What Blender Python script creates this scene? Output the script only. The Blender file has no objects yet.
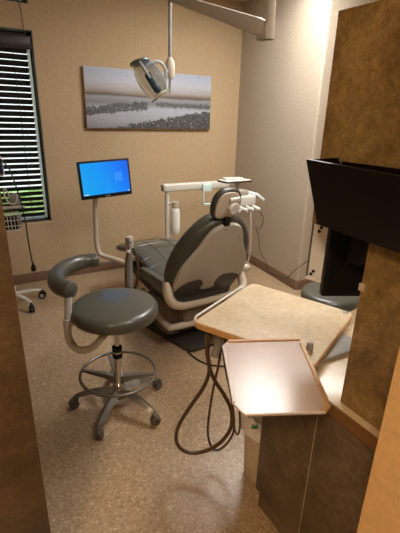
import bpy, bmesh, math, random
from math import sin, cos, pi, radians
from mathutils import Vector as V, Matrix as M
random.seed(7)
S = bpy.context.scene
COL = S.collection

# ------------------------------------------------------------------ materials
def lin(c):
    return tuple(((x / 255.0) / 12.92 if x <= 10 else (((x / 255.0) + .055) / 1.055) ** 2.4) for x in c) + (1.0,)

class NM:
    """small node-material builder"""
    def __init__(s, name):
        s.m = bpy.data.materials.new(name); s.m.use_nodes = True
        s.t = s.m.node_tree; s.n = s.t.nodes; s.l = s.t.links
        s.b = s.n['Principled BSDF']; s.out = s.n['Material Output']
    def add(s, kind, **kw):
        n = s.n.new(kind)
        for k, v in kw.items():
            if k in n.inputs.keys(): n.inputs[k].default_value = v
            else: setattr(n, k, v)
        return n
    def link(s, a, b): s.l.new(a, b)
    def coord(s, kind='Object', scale=(1, 1, 1)):
        c = s.add('ShaderNodeTexCoord'); mp = s.add('ShaderNodeMapping'); mp.inputs['Scale'].default_value = scale
        s.link(c.outputs[kind], mp.inputs['Vector']); return mp.outputs['Vector']
    def noise(s, vec, scale, detail=4, rough=.55, dist=0):
        n = s.add('ShaderNodeTexNoise', Scale=scale, Detail=detail, Roughness=rough, Distortion=dist)
        s.link(vec, n.inputs['Vector']); return n.outputs['Fac']
    def ramp(s, fac, stops, interp='LINEAR'):
        r = s.add('ShaderNodeValToRGB'); r.color_ramp.interpolation = interp
        e = r.color_ramp.elements
        while len(e) < len(stops): e.new(0.5)
        for i, (p, c) in enumerate(stops): e[i].position = p; e[i].color = c
        s.link(fac, r.inputs['Fac']); return r.outputs['Color']
    def math(s, op, a, b=None, c=None):
        n = s.add('ShaderNodeMath', operation=op)
        for i, v in enumerate((a, b, c)):
            if v is None: continue
            if isinstance(v, (int, float)): n.inputs[i].default_value = v
            else: s.link(v, n.inputs[i])
        return n.outputs[0]
    def mix(s, fac, a, b):
        n = s.add('ShaderNodeMix', data_type='RGBA')
        for sock, v in ((n.inputs['Factor'], fac), (n.inputs[6], a), (n.inputs[7], b)):
            if isinstance(v, (int, float, tuple)): sock.default_value = v
            else: s.link(v, sock)
        return n.outputs[2]
    def bump(s, h, strength=.2, dist=.01):
        n = s.add('ShaderNodeBump', Strength=strength, Distance=dist); s.link(h, n.inputs['Height'])
        s.link(n.outputs['Normal'], s.b.inputs['Normal'])
    def set(s, **kw):
        for k, v in kw.items():
            k = k.replace('_', ' ')
            if isinstance(v, (int, float, tuple)): s.b.inputs[k].default_value = v
            else: s.link(v, s.b.inputs[k])
        return s.m

def plain(name, rgb, rough=.5, metal=0.0, vary=.06, scale=30, bump=0, bscale=200, **kw):
    a = NM(name); v = a.coord()
    c = lin(rgb)
    lo = tuple(x * (1 - vary) for x in c[:3]) + (1,); hi = tuple(min(1, x * (1 + vary)) for x in c[:3]) + (1,)
    a.set(Base_Color=a.ramp(a.noise(v, scale), [(.3, lo), (.7, hi)]), Roughness=rough, Metallic=metal, **kw)
    if bump: a.bump(a.noise(v, bscale, 2), bump, .002)
    return a.m

def wall_mat(name, rgb, strength=.5):
    a = NM(name); v = a.coord(); c = lin(rgb)
    f = a.noise(v, 60, 4, .6)
    lo = tuple(x * .93 for x in c[:3]) + (1,); hi = tuple(min(1, x * 1.06) for x in c[:3]) + (1,)
    a.set(Base_Color=a.ramp(f, [(.3, lo), (.7, hi)]), Roughness=.75)
    a.bump(a.noise(v, 78, 3, .6), strength, .013); return a.m

def laminate_mat(name, dark, mid, light, rough=.35, sc=1.0):
    a = NM(name); v = a.coord()
    f1 = a.noise(v, 5 * sc, 6, .65, .6); f2 = a.noise(v, 42 * sc, 5, .7); f3 = a.noise(v, 150 * sc, 2)
    f = a.math('ADD', a.math('MULTIPLY', f1, .5), a.math('ADD', a.math('MULTIPLY', f2, .35), a.math('MULTIPLY', f3, .15)))
    a.set(Base_Color=a.ramp(f, [(.38, lin(dark)), (.5, lin(mid)), (.62, lin(light))]), Roughness=rough); return a.m

def floor_mat():
    a = NM('flecked_vinyl'); v = a.coord('Object', (1, 1, 1))
    n = a.add('ShaderNodeTexNoise', Scale=14.0, Detail=2.0); a.link(v, n.inputs['Vector'])
    va = a.add('ShaderNodeVectorMath', operation='MULTIPLY_ADD'); a.link(n.outputs['Color'], va.inputs[0])
    va.inputs[1].default_value = (.03, .03, 0); a.link(v, va.inputs[2])
    vo = a.add('ShaderNodeTexVoronoi', Scale=120.0); a.link(va.outputs[0], vo.inputs['Vector'])
    sep = a.add('ShaderNodeSeparateColor'); a.link(vo.outputs['Color'], sep.inputs[0])
    c = a.ramp(sep.outputs[0], [(0, lin((140, 112, 82))), (.2, lin((162, 136, 105))), (.55, lin((170, 145, 114))), (.85, lin((179, 155, 124))), (1, lin((200, 178, 148)))])
    big = a.noise(v, 2.5, 3); c2 = a.mix(a.math('MULTIPLY', big, .22), c, lin((150, 122, 94)))
    a.set(Base_Color=c2, Roughness=.34); return a.m

def picture_mat(x0, x1, z0, z1):
    a = NM('beach_print'); c = a.add('ShaderNodeTexCoord'); s = a.add('ShaderNodeSeparateXYZ')
    a.link(c.outputs['Generated'], s.inputs[0]); x, z = s.outputs[0], s.outputs[2]
    mp = a.add('ShaderNodeMapping'); mp.inputs['Scale'].default_value = (1.0, 1, 3.2); a.link(c.outputs['Generated'], mp.inputs['Vector']); v = mp.outputs[0]
    mq = a.add('ShaderNodeMapping'); mq.inputs['Scale'].default_value = (2.6, 1, 1.0); a.link(c.outputs['Generated'], mq.inputs['Vector']); w = mq.outputs[0]
    wob = a.math('MULTIPLY', a.math('SUBTRACT', a.noise(v, 3, 4), .5), .10)
    zz = a.math('ADD', z, wob)
    base = a.ramp(zz, [(0, lin((150, 152, 160))), (.16, lin((172, 176, 186))), (.34, lin((180, 184, 194))), (.44, lin((128, 131, 134))), (.53, lin((150, 152, 155))),
                       (.575, lin((92, 82, 74))), (.60, lin((140, 122, 104))), (.66, lin((168, 164, 164))), (.78, lin((184, 186, 196))), (1, lin((172, 180, 200)))])
    streak = a.noise(v, 12, 5, .6, .3)
    base = a.mix(a.ramp(streak, [(.55, (0, 0, 0, 1)), (.75, (.45, .45, .45, 1))]), base, lin((118, 118, 122)))
    # two tongues of dark rocks and a dark bank along the bottom right
    r1 = a.math('SUBTRACT', .10, a.math('ABSOLUTE', a.math('SUBTRACT', z, a.math('MULTIPLY_ADD', x, .28, .28))))
    r1 = a.math('ADD', r1, a.math('MULTIPLY', a.math('SUBTRACT', a.noise(w, 9, 5, .7), .5), .30))
    r1 = a.math('MULTIPLY', a.math('GREATER_THAN', r1, .03), a.math('LESS_THAN', a.math('ADD', x, wob), .46))
    r2 = a.math('SUBTRACT', .075, a.math('ABSOLUTE', a.math('SUBTRACT', z, .43)))
    r2 = a.math('ADD', r2, a.math('MULTIPLY', a.math('SUBTRACT', a.noise(w, 11, 5, .7), .5), .22))
    r2 = a.math('MULTIPLY', a.math('GREATER_THAN', r2, .04), a.math('GREATER_THAN', a.math('ADD', x, wob), .52))
    bank = a.math('SUBTRACT', a.math('MULTIPLY_ADD', x, .42, -.06), z)
    bank = a.math('ADD', bank, a.math('MULTIPLY', a.math('SUBTRACT', a.noise(w, 10, 5, .7), .5), .30))
    bank = a.math('GREATER_THAN', bank, .0)
    col = a.mix(a.math('MULTIPLY', r2, .75), base, lin((78, 82, 76)))
    col = a.mix(a.math('MULTIPLY', r1, .85), col, a.ramp(a.noise(w, 26, 4, .7), [(.40, lin((30, 30, 30))), (.66, lin((112, 112, 112)))]))
    col = a.mix(a.math('MULTIPLY', bank, .9), col, a.ramp(a.noise(w, 24, 4, .7), [(.42, lin((30, 31, 29))), (.68, lin((108, 108, 102)))]))
    vo = a.add('ShaderNodeTexVoronoi', Scale=26.0); a.link(w, vo.inputs['Vector'])
    spk = a.math('MULTIPLY', a.math('LESS_THAN', vo.outputs['Distance'], .33), a.math('MAXIMUM', bank, r1))
    sp2 = a.math('MULTIPLY', spk, a.math('GREATER_THAN', a.noise(w, 16, 2), .56))
    col = a.mix(a.math('MULTIPLY', sp2, .75), col, lin((205, 205, 208)))
    return a.set(Base_Color=col, Roughness=.6)

def screen_mat():
    a = NM('lit_blue_desktop'); c = a.add('ShaderNodeTexCoord'); s = a.add('ShaderNodeSeparateXYZ'); a.link(c.outputs['Generated'], s.inputs[0])
    f = a.math('ADD', a.math('MULTIPLY', s.outputs[0], .75), a.math('MULTIPLY', s.outputs[2], .25))
    col = a.ramp(f, [(0, lin((8, 158, 230))), (.45, lin((4, 144, 238))), (.8, lin((8, 114, 236))), (1, lin((14, 86, 220)))])
    a.set(Base_Color=(.01, .01, .01, 1), Roughness=.2, Emission_Color=col, Emission_Strength=1.0); return a.m

def emit(name, rgb, k):
    a = NM(name); a.set(Base_Color=(.02, .02, .02, 1), Emission_Color=rgb if isinstance(rgb[0], float) and len(rgb) == 4 else lin(rgb), Emission_Strength=k, Roughness=.6)
    return a.m

def clear(name, tint, amount=.12, rough=.05):
    a = NM(name)
    tr = a.add('ShaderNodeBsdfTransparent'); tr.inputs[0].default_value = tint
    gl = a.add('ShaderNodeBsdfGlossy'); gl.inputs['Roughness'].default_value = rough
    fr = a.add('ShaderNodeLayerWeight', Blend=.25); mx = a.add('ShaderNodeMixShader')
    k = a.math('MULTIPLY_ADD', fr.outputs['Facing'], .45, amount)
    a.link(k, mx.inputs[0]); a.link(tr.outputs[0], mx.inputs[1]); a.link(gl.outputs[0], mx.inputs[2]); a.link(mx.outputs[0], a.out.inputs['Surface'])
    return a.m

MT = dict(
    wall=wall_mat('tan_wall_paint', (190, 164, 128)), wall2=wall_mat('pale_wall_paint', (182, 167, 147), .8),
    jamb=wall_mat('doorway_paint', (222, 182, 128), .25), ceil=wall_mat('ceiling_paint', (225, 220, 210)),
    floor=floor_mat(), base=plain('brown_rubber_base', (112, 84, 66), .5),
    lam=laminate_mat('brown_stone_laminate', (96, 76, 44), (132, 106, 64), (166, 138, 90)),
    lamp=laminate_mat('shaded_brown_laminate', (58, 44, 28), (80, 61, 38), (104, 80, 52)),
    lamd=laminate_mat('dark_stone_laminate', (76, 60, 44), (98, 80, 60), (122, 102, 80), .4),
    cream=laminate_mat('cream_marbled_laminate', (188, 162, 124), (206, 184, 149), (219, 202, 174), .3),
    oak=laminate_mat('oak_banding', (192, 146, 92), (206, 162, 108), (218, 176, 124), .4, 2.0),
    brownedge=plain('brown_edge_strip', (120, 84, 46), .4),
    vinyl=plain('grey_green_vinyl', (78, 77, 67), .33, bump=.12, bscale=260, Coat_Weight=.15),
    vinyld=plain('dark_olive_vinyl', (60, 57, 47), .42, bump=.1, bscale=260),
    shell=plain('taupe_plastic', (166, 157, 142), .45, vary=.03), shell2=plain('pale_beige_plastic', (186, 172, 152), .4, vary=.03),
    white=plain('white_enamel', (206, 200, 190), .35, vary=.02), offw=plain('cream_enamel', (190, 176, 158), .4, vary=.03),
    grey=plain('grey_enamel', (150, 148, 144), .4), steel=plain('satin_steel', (170, 166, 158), .3, .85), chrome=plain('chrome', (210, 210, 210), .12, 1.0),
    alu=plain('brushed_grey_metal', (122, 116, 106), .38, .6), black=plain('black_plastic', (14, 13, 13), .55, Specular_IOR_Level=.3), rubber=plain('dark_rubber', (58, 53, 50), .6),
    caster=plain('grey_caster_plastic', (92, 84, 78), .5), dark=plain('dark_base_plate', (52, 47, 42), .5), hous=plain('taupe_shroud', (100, 88, 74), .55),
    hose=plain('brown_hose', (84, 64, 42), .45), cordm=plain('black_cord_rubber', (22, 20, 20), .5), tube=plain('pale_tube', (206, 198, 186), .4),
    blind=plain('dark_wood_blind', (30, 26, 22), .4), valance=plain('maroon_wood', (38, 14, 14), .35), wframe=plain('dark_green_frame', (52, 62, 52), .5), ladder=plain('blind_cord', (70, 66, 60), .8),
    smoke=plain('dark_red_acrylic', (16, 6, 6), .35, Specular_IOR_Level=.25), melamine=plain('white_melamine', (238, 242, 246), .4, vary=.02),
    tray=plain('pinkish_white_tray', (204, 184, 172), .24, vary=.02), trayedge=plain('pale_tray_edge', (216, 204, 196), .3),
    bin=plain('cream_bin_plastic', (206, 190, 166), .5), liner=plain('white_plastic_bag', (236, 234, 230), .35, bump=.5, bscale=40), green=plain('green_print', (60, 140, 90), .5),
    post=plain('tan_arm_paint', (184, 171, 154), .7, vary=.03), bottle=plain('white_bottle', (226, 222, 214), .3, vary=.02),
    glass=clear('window_glass', (.95, .97, .96, 1), .03, .0), shield=plain('clear_blue_shield', (150, 210, 240), .1, Alpha=.05),
    dish=plain('pearly_reflector', (222, 208, 184), .3), ring=plain('grey_green_cap', (92, 104, 98), .3, .3),
    hedge=plain('hedge_leaves', (176, 208, 140), .7, vary=.3, scale=20), pave=plain('pale_paving', (205, 203, 196), .8), outwall=plain('white_render', (240, 240, 238), .8),
    screen=screen_mat(), logo=emit('pale_blue_logo', (20, 134, 244), 1.0), icons=emit('white_icons', (210, 235, 250), 1.0),
    blue=plain('navy_panel', (30, 34, 70), .4), cover=plain('frosted_cap', (206, 226, 224), .3), brass=plain('steel_screw', (120, 118, 112), .3, .9),
)

# ------------------------------------------------------------------ mesh builder
class MB:
    def __init__(s): s.bm = bmesh.new()
    def _merge(s, b, mtx=None):
        if mtx is not None: bmesh.ops.transform(b, matrix=mtx, verts=b.verts)
        me = bpy.data.meshes.new('tmp'); b.to_mesh(me); b.free(); s.bm.from_mesh(me); bpy.data.meshes.remove(me); return s
    def box(s, lo, hi, bevel=0, seg=2, mtx=None):
        b = bmesh.new(); lo, hi = V(lo), V(hi)
        bmesh.ops.create_cube(b, size=1, matrix=M.Translation((lo + hi) / 2) @ M.Diagonal((hi - lo).to_4d()))
        if bevel: bmesh.ops.bevel(b, geom=b.edges[:], offset=bevel, segments=seg, profile=.5, affect='EDGES')
        return s._merge(b, mtx)
    def rings(s, rings, cap=True, closed=True, mtx=None, loop=False):
        """skin a list of point rings"""
        b = bmesh.new(); vs = [[b.verts.new(p) for p in r] for r in rings]; n = len(rings[0])
        pairs = list(zip(vs, vs[1:])) + ([(vs[-1], vs[0])] if loop else [])
        for r0, r1 in pairs:
            for i in range(n if closed else n - 1):
                j = (i + 1) % n
                try: b.faces.new((r0[i], r0[j], r1[j], r1[i]))
                except ValueError: pass
        if cap and closed and not loop:
            for r in (vs[0], vs[-1]):
                try: b.faces.new(r)
                except ValueError: pass
        bmesh.ops.remove_doubles(b, verts=b.verts, dist=1e-6)
        bmesh.ops.recalc_face_normals(b, faces=b.faces[:]); return s._merge(b, mtx)
    def tube(s, pts, r, n=10, smooth=0, closed=False, mtx=None, flat=1.0):
        pts = [V(p) for p in pts]
        rad = list(r) if isinstance(r, (list, tuple)) else [r] * len(pts)
        if smooth: pts, rad = spline(pts, rad, smooth, closed)
        rings = []; N = len(pts)
        tan = [((pts[(i + 1) % N] - pts[i - 1]) if closed else (pts[min(i + 1, N - 1)] - pts[max(i - 1, 0)])).normalized() for i in range(N)]
        t = tan[0]; up = V((0, 0, 1)) if abs(t.z) < .9 else V((1, 0, 0)); nx = t.cross(up).normalized()
        for i in range(N):
            nx = (nx - tan[i] * nx.dot(tan[i])).normalized(); ny = tan[i].cross(nx)
            rings.append([pts[i] + (nx * cos(a) + ny * sin(a) * flat) * rad[i] for a in (2 * pi * k / n for k in range(n))])
        return s.rings(rings, mtx=mtx, loop=closed)
    def cyl(s, p0, p1, r0, r1=None, n=20, mtx=None):
        return s.tube([p0, p1], [r0, r0 if r1 is None else r1], n, mtx=mtx)
    def lathe(s, prof, o=(0, 0, 0), axis=(0, 0, 1), n=28, mtx=None):
        q = V((0, 0, 1)).rotation_difference(V(axis).normalized()).to_matrix().to_4x4(); T = M.Translation(o) @ q
        rings = [[T @ V((max(r, 1e-4) * cos(2 * pi * k / n), max(r, 1e-4) * sin(2 * pi * k / n), z)) for k in range(n)] for r, z in prof]
        return s.rings(rings, mtx=mtx)
    def prism(s, outline, z0, z1, bevel=0, seg=2, mtx=None):
        b = bmesh.new(); lo = [b.verts.new((x, y, z0)) for x, y in outline]; f = b.faces.new(lo)
        e = bmesh.ops.extrude_face_region(b, geom=[f]); vs = [g for g in e['geom'] if isinstance(g, bmesh.types.BMVert)]
        bmesh.ops.translate(b, verts=vs, vec=(0, 0, z1 - z0)); bmesh.ops.recalc_face_normals(b, faces=b.faces[:])
        if bevel:
            ed = [x for x in b.edges if abs(x.verts[0].co.z - x.verts[1].co.z) < 1e-7]
            bmesh.ops.bevel(b, geom=ed, offset=bevel, segments=seg, profile=.5, affect='EDGES')
        return s._merge(b, mtx)
    def pillow(s, outline, d0, d1, r, k=5, mtx=None):
        """a slab with its rim rounded over by radius r, shrinking the outline towards its middle"""
        c = sum((V(p) for p in outline), V((0, 0))) / len(outline); rings = []
        def ring(inset, d):
            out = []
            for p in outline:
                q = V(p) - c; L = q.length; out.append(tuple(c + q * max(0.0, (L - inset)) / max(L, 1e-6)) + (d,))
            return out
        for i in range(k + 1): a = pi / 2 * i / k; rings.append(ring(r * (1 - sin(a)), d0 + r * (1 - cos(a))))
        for i in range(k + 1): a = pi / 2 * i / k; rings.append(ring(r * (1 - cos(a)), d1 - r * (1 - sin(a))))
        return s.rings(rings, mtx=mtx)
    def ball(s, c, rx, ry=None, rz=None, mtx=None):
        b = bmesh.new(); bmesh.ops.create_uvsphere(b, u_segments=20, v_segments=12, radius=1, matrix=M.Translation(c) @ M.Diagonal((rx, ry or rx, rz or rx, 1)))
        return s._merge(b, mtx)
    def build(s, name, mat, parent=None, world=False, smooth=True, angle=35):
        me = bpy.data.meshes.new(name); s.bm.to_mesh(me); s.bm.free()
        o = bpy.data.objects.new(name, me); COL.objects.link(o)
        if parent is not None:
            o.parent = parent
            if world: me.transform(wm(parent).inverted())
        me.materials.append(MT[mat] if isinstance(mat, str) else mat)
        if smooth:
            me.shade_smooth(); me.set_sharp_from_angle(angle=radians(angle))
        return o

def wm(o):
    m = o.matrix_basis.copy()
    while o.parent is not None: o = o.parent; m = o.matrix_basis @ m
    return m

def spline(pts, rad, sub, closed=False):
    P, R = [], []; n = len(pts)
    for i in range(n if closed else n - 1):
        g = (lambda k: pts[k % n]) if closed else (lambda k: pts[min(max(k, 0), n - 1)])
        a, b, c, d = g(i - 1), g(i), g(i + 1), g(i + 2)
        for k in range(sub):
            t = k / sub
            P.append(.5 * ((2 * b) + (c - a) * t + (2 * a - 5 * b + 4 * c - d) * t * t + (3 * b - a - 3 * c + d) * t ** 3))
            R.append(rad[i] * (1 - t) + rad[(i + 1) % n] * t)
    if not closed: P.append(pts[-1]); R.append(rad[-1])
    return P, R

def round_poly(pts, r, k=5):
    out = []; n = len(pts)
    for i in range(n):
        p, a, b = V(pts[i]), V(pts[i - 1]), V(pts[(i + 1) % n]); rr = r[i] if isinstance(r, (list, tuple)) else r
        u, w = (a - p).normalized(), (b - p).normalized(); rr = min(rr, .45 * (a - p).length, .45 * (b - p).length)
        if rr < 1e-4: out.append(tuple(p)); continue
        s0, s1 = p + u * rr, p + w * rr
        for j in range(k + 1): t = j / k; out.append(tuple(s0 * (1 - t) ** 2 + p * 2 * t * (1 - t) + s1 * t * t))
    return out

def smooth_outline(half, sub=6):
    """half: (half width, height) pairs, bottom to top -> closed symmetric smooth outline"""
    right = [V((h, w)) for h, w in half]; left = [V((-h, w)) for h, w in reversed(half)]
    pts = right + left; P, _ = spline(pts, [0] * len(pts), sub, True); return [tuple(p) for p in P]

def props(o, label=None, cat=None, group=None, kind=None):
    for k, v in (('label', label), ('category', cat), ('group', group), ('kind', kind)):
        if v: o[k] = v
    return o

def thing(name, label, cat, loc, rz=0, group=None):
    o = bpy.data.objects.new(name, None); COL.objects.link(o); o.empty_display_size = .1
    o.location = loc; o.rotation_euler = (0, 0, rz); return props(o, label, cat, group)

def struct(name, mb, mat, parent=None, smooth=False):
    o = mb.build(name, mat, parent, smooth=smooth)
    if parent is None: o['kind'] = 'structure'
    return o

def copy_tree(o, parent=None):
    c = o.copy(); COL.objects.link(c); c.parent = parent
    for ch in list(o.children): copy_tree(ch, c)
    return c

# ------------------------------------------------------------------ the room
BY, CZ = 4.06, 2.75                                     # back wall, ceiling
WX0, WX1 = 2.80, 2.70                                   # right wall at its far and near end
EY = 2.70                                               # where the right wall ends in an outside corner
win = (-.55, .665, .60, 2.25); cler = (-.55, .66, 2.444, 2.66); TH = .16
def wall_with_holes(x0, x1, y0, y1, z0, z1, holes):
    b = MB(); zs = sorted({z0, z1} | {h[2] for h in holes} | {h[3] for h in holes})
    for a, c in zip(zs, zs[1:]):
        cuts = sorted((h[0], h[1]) for h in holes if h[2] <= a and h[3] >= c); x = x0
        for p, q in cuts: b.box((x, y0, a), (p, y1, c)); x = q
        b.box((x, y0, a), (x1, y1, c))
    bmesh.ops.remove_doubles(b.bm, verts=b.bm.verts, dist=1e-5); return b
struct('floor', MB().box((-2.3, -2.3, -.08), (4.3, 4.3, 0)), 'floor')
struct('ceiling', MB().box((-2.3, -2.3, CZ), (4.3, 4.3, CZ + .08)), 'ceil')
struct('wall_back', wall_with_holes(-2.3, 2.9, BY, BY + TH, 0, CZ, [win, cler]), 'wall')
outl = round_poly([(WX0 + .02, BY + .02), (WX1, EY), (4.25, EY), (4.25, BY + .02)], [0, .03, 0, 0], 6)
struct('wall_right', MB().prism(outl, 0, CZ), 'wall2', smooth=True)
struct('wall_left', MB().box((-2.3, -2.3, 0), (-2.2, BY, CZ)), 'wall')
struct('wall_front', MB().box((-2.3, -2.3, 0), (4.3, -2.2, CZ)), 'wall')
struct('wall_side', MB().box((4.2, -2.3, 0), (4.3, EY, CZ)), 'wall2')
struct('wall_doorway', MB().box((.655, -.45, 0), (.80, .375, CZ), .003), 'jamb')
def base_run(name, pts, t=.012, h=.10):
    b = MB(); cs = [V(p) for p in pts]; prev = None; rings = []
    for i, p in enumerate(cs):
        d0 = (cs[i] - cs[i - 1]).normalized() if i else (cs[1] - cs[0]).normalized(); d1 = (cs[i + 1] - cs[i]).normalized() if i < len(cs) - 1 else d0
        n0, n1 = V((d0.y, -d0.x)), V((d1.y, -d1.x)); m = (n0 + n1); m = m / max(m.dot(n0), .2)
        q = p + m * t; q2 = p + m * (t * .4)
        rings.append([(p.x, p.y, .001), (q.x, q.y, .001), (q.x, q.y, h - .012), (q2.x, q2.y, h), (p.x, p.y, h)])
    b.rings(rings); return struct(name, b, 'base', smooth=True)
base_run('baseboard_back', [(-2.2, BY), (WX0 + .018, BY)])
base_run('baseboard_right', [(WX0 + .017, BY - .012), (WX1 + .001, EY + .02), (WX1 + .02, EY), (4.2, EY)])
# window 1 : frame, pane and sill; window 2 high above it
def window(name, h, sill=False):
    x0, x1, z0, z1 = h; f = MB(); w = .035; y0, y1 = BY + .085, BY + TH - .005
    f.box((x0, y0, z0), (x0 + w, y1, z1)).box((x1 - w, y0, z0), (x1, y1, z1)).box((x0, y0, z0), (x1, y1, z0 + w)).box((x0, y0, z1 - w), (x1, y1, z1))
    xm = (x0 + x1) / 2; f.box((xm - .02, y0 + .01, z0), (xm + .02, y1 - .01, z1))
    o = f.build(name, 'wframe', smooth=False); o['kind'] = 'structure'
    MB().box((x0 + w, y0 + .03, z0 + w), (x1 - w, y0 + .036, z1 - w)).build('pane', 'glass', o, smooth=False)
    if sill: MB().box((x0 - .0, BY - .004, z0 - .02), (x1 + .012, BY + .085, z0 + .002), .005).build('window_sill', 'wall', o)
    # dark liner on the reveal
    r = MB().box((x1 - .008, BY + .045, z0), (x1 - .0005, y0, z1)).box((x0, BY + .004, z1 - .008), (x1, y0, z1 - .0005)); r.build('reveal_liner', 'wframe', o, smooth=False)
    return o
window('window_1', win, True); window('window_2', cler)

# blind : valance, slats, ladder cords, bottom rail, pull cord
BX0, BX1 = -.52, .612
bl = thing('venetian_blind', 'dark wooden slatted blind with a maroon valance in the window', 'blind', (.05, BY + .04, .64))
MB().box((-.545, BY - .004, 2.105), (.64, BY + .016, 2.205), .004).build('valance', 'valance', bl, True)
MB().box((BX0, BY + .02, 2.13), (BX1, BY + .065, 2.185), .003).build('head_rail', 'blind', bl, True)
s = MB(); nsl = 29
for i in range(nsl):
    z = .675 + i * (2.095 - .675) / (nsl - 1)
    mt = M.Translation((0, BY + .044, z)) @ M.Rotation(radians(-53), 4, 'X')
    s.box((BX0, -.025, -.0015), (BX1, .025, .0015), mtx=mt)
s.build('slat_panel', 'blind', bl, True, smooth=False)
MB().box((BX0, BY + .025, .615), (BX1, BY + .065, .635), .004).build('bottom_rail', 'blind', bl, True)
ld = MB()
for x in (-.4, .05, .5):
    ld.tube([(x, BY + .018, .63), (x, BY + .018, 2.14)], .0016, 6); ld.tube([(x, BY + .069, .63), (x, BY + .069, 2.14)], .0016, 6)
ld.build('ladder_cord', 'ladder', bl, True)
pc = MB(); pc.tube([(.53, BY + .008, 2.11), (.535, BY + .006, 1.16)], .0015, 6); pc.build('pull_cord', 'ladder', bl, True)
MB().lathe([(.002, .03), (.007, .022), (.011, .004), (.009, 0), (0, 0)], (.535, BY + .006, 1.13)).build('tassel', 'valance', bl, True)
MB().box((.612, BY + .03, .64), (.634, BY + .045, 2.13), .003).build('light_gap_strip', 'cover', bl, True)  # pale strip painted in for the daylight gap between blind and frame
hc = props(MB().tube([(.585, BY - .008, 2.46), (.592, BY - .008, 2.4), (.60, BY - .012, 2.24)], .0025, 8).ball((.603, BY - .016, 2.225), .011, .011, .014)
           .build('cable', 'cordm'), 'thin dark cord hanging down the wall between the two windows', 'cord')
# outdoors
struct('exterior_ground', MB().box((-8, BY + TH + .01, -.3), (10, 16, -.2)), 'pave')
struct('exterior_wall', MB().box((-8, 11, -.2), (10, 11.2, 4.2)), 'outwall')
h = MB(); b = bmesh.new(); bmesh.ops.create_cube(b, size=1, matrix=M.Translation((.2, 5.9, .17)) @ M.Diagonal((6, .9, .75, 1)))
bmesh.ops.subdivide_edges(b, edges=b.edges[:], cuts=14, use_grid_fill=True)
for v in b.verts: v.co += V((random.uniform(-.06, .06), random.uniform(-.08, .08), random.uniform(-.09, .09)))
h._merge(b); props(h.build('hedge', 'hedge', smooth=False), 'green garden hedge seen through the lower blind slats', 'hedge')

# ------------------------------------------------------------------ picture
pw = thing('canvas_picture', 'wide black and white beach print on canvas on the back wall', 'picture', (1.757, BY - .002, 1.478))
MB().box((1.066, BY - .036, 1.478), (2.425, BY - .003, 2.012), .003).build('canvas', picture_mat(1, 2, 1, 2), pw, True)
MB().box((1.075, BY - .0345, 1.473), (2.418, BY - .001, 1.479)).box((1.0615, BY - .0345, 1.476), (1.067, BY - .001, 2.010)).build('canvas_edge', 'brownedge', pw, True, smooth=False)

# ------------------------------------------------------------------ laminate panels and cabinets
PX = .91
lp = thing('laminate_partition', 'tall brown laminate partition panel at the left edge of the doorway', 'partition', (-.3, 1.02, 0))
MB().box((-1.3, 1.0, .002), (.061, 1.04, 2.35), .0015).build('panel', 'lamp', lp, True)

# countertop, base cabinet, tall L-shaped cabinet standing on the counter
bc = thing('base_cabinet', 'dark stone-look base cabinet with two doors under the cream counter', 'cabinet', (1.25, .66, 0))
MB().box((.903, .30, .095), (1.60, .985, .742)).build('carcass', 'lamd', bc, True, smooth=False)
MB().box((.900, .30, .001), (1.58, .972, .095)).build('toe_kick', 'lamd', bc, True, smooth=False)
MB().box((.885, .7225, .098), (.903, .985, .738), .001).build('door', 'lamd', bc, True)
MB().box((.885, .32, .098), (.903, .7195, .738), .001).build('door', 'lamd', bc, True)
MB().box((.8862, .7194, .098), (.9025, .7226, .738)).build('seam_strip', 'offw', bc, True, smooth=False)
ct = thing('countertop', 'cream marbled counter with a brown front edge on the dark cabinet', 'countertop', (1.25, .66, .743))
MB().box((.884, .30, .743), (1.64, 1.0, .775), .002).build('slab', 'cream', ct, True)
MB().box((.876, .30, .734), (.8845, 1.0, .7765), .002).build('front_edge', 'brownedge', ct, True)

tc = thing('upper_cabinet', 'tall brown stone-look cabinet end with a notch, standing on the counter', 'cabinet', (1.08, .5, .776))
R90 = M(((0, 0, 1, 0), (1, 0, 0, 0), (0, 1, 0, 0), (0, 0, 0, 1)))        # (a,b,c) -> x=c, y=a, z=b
MB().prism([(.878, 1.302), (.878, 1.871), (.38, 1.871), (.38, .777), (.664, .777), (.664, 1.302)], PX, PX + .022, .0012, 1, mtx=R90).build('side_panel', 'lam', tc, True, smooth=False)
MB().box((PX + .022, .38, 1.302), (1.24, .87, 1.868)).build('body', 'lamd', tc, True, smooth=False)
MB().box((PX + .022, .38, .777), (1.24, .655, 1.302)).build('column', 'lamd', tc, True, smooth=False)
MB().box((.904, .652, 1.158), (.911, .668, 1.180), .002).build('catch', 'offw', tc, True)

# smoked wall file on the cabinet side
wf = thing('wall_file', 'open-topped dark red acrylic wall file on the brown cabinet end', 'wall file', (PX, .6, 1.3))
y0, y1 = .395, .806
def quad(b, a, c, d, e, t):
    """a thin sheet with four corners, given thickness t along its normal"""
    a, c, d, e = map(V, (a, c, d, e)); n = (c - a).cross(e - a).normalized() * t
    b.rings([[a, c, d, e], [a + n, c + n, d + n, e + n]])
f = MB(); xt, xb, zt, zb = .791, .876, 1.503, 1.318
quad(f, (xt, y1, zt), (xt, y0, zt - .012), (xb - .012, y0, zb - .012), (xb - .012, y1, zb), .005)
f.build('front_sheet', 'smoke', wf, True, smooth=False)
f = MB(); quad(f, (xt, y1, zt), (PX - .001, y1, zt + .002), (PX - .001, y1, zb), (xb - .012, y1, zb), .005); f.build('end_sheet', 'smoke', wf, True, smooth=False)
f = MB(); quad(f, (xb - .012, y0, zb - .012), (PX - .001, y0, zb - .012), (PX - .001, y1, zb), (xb - .012, y1, zb), .004); f.build('bottom_sheet', 'smoke', wf, True, smooth=False)
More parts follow.
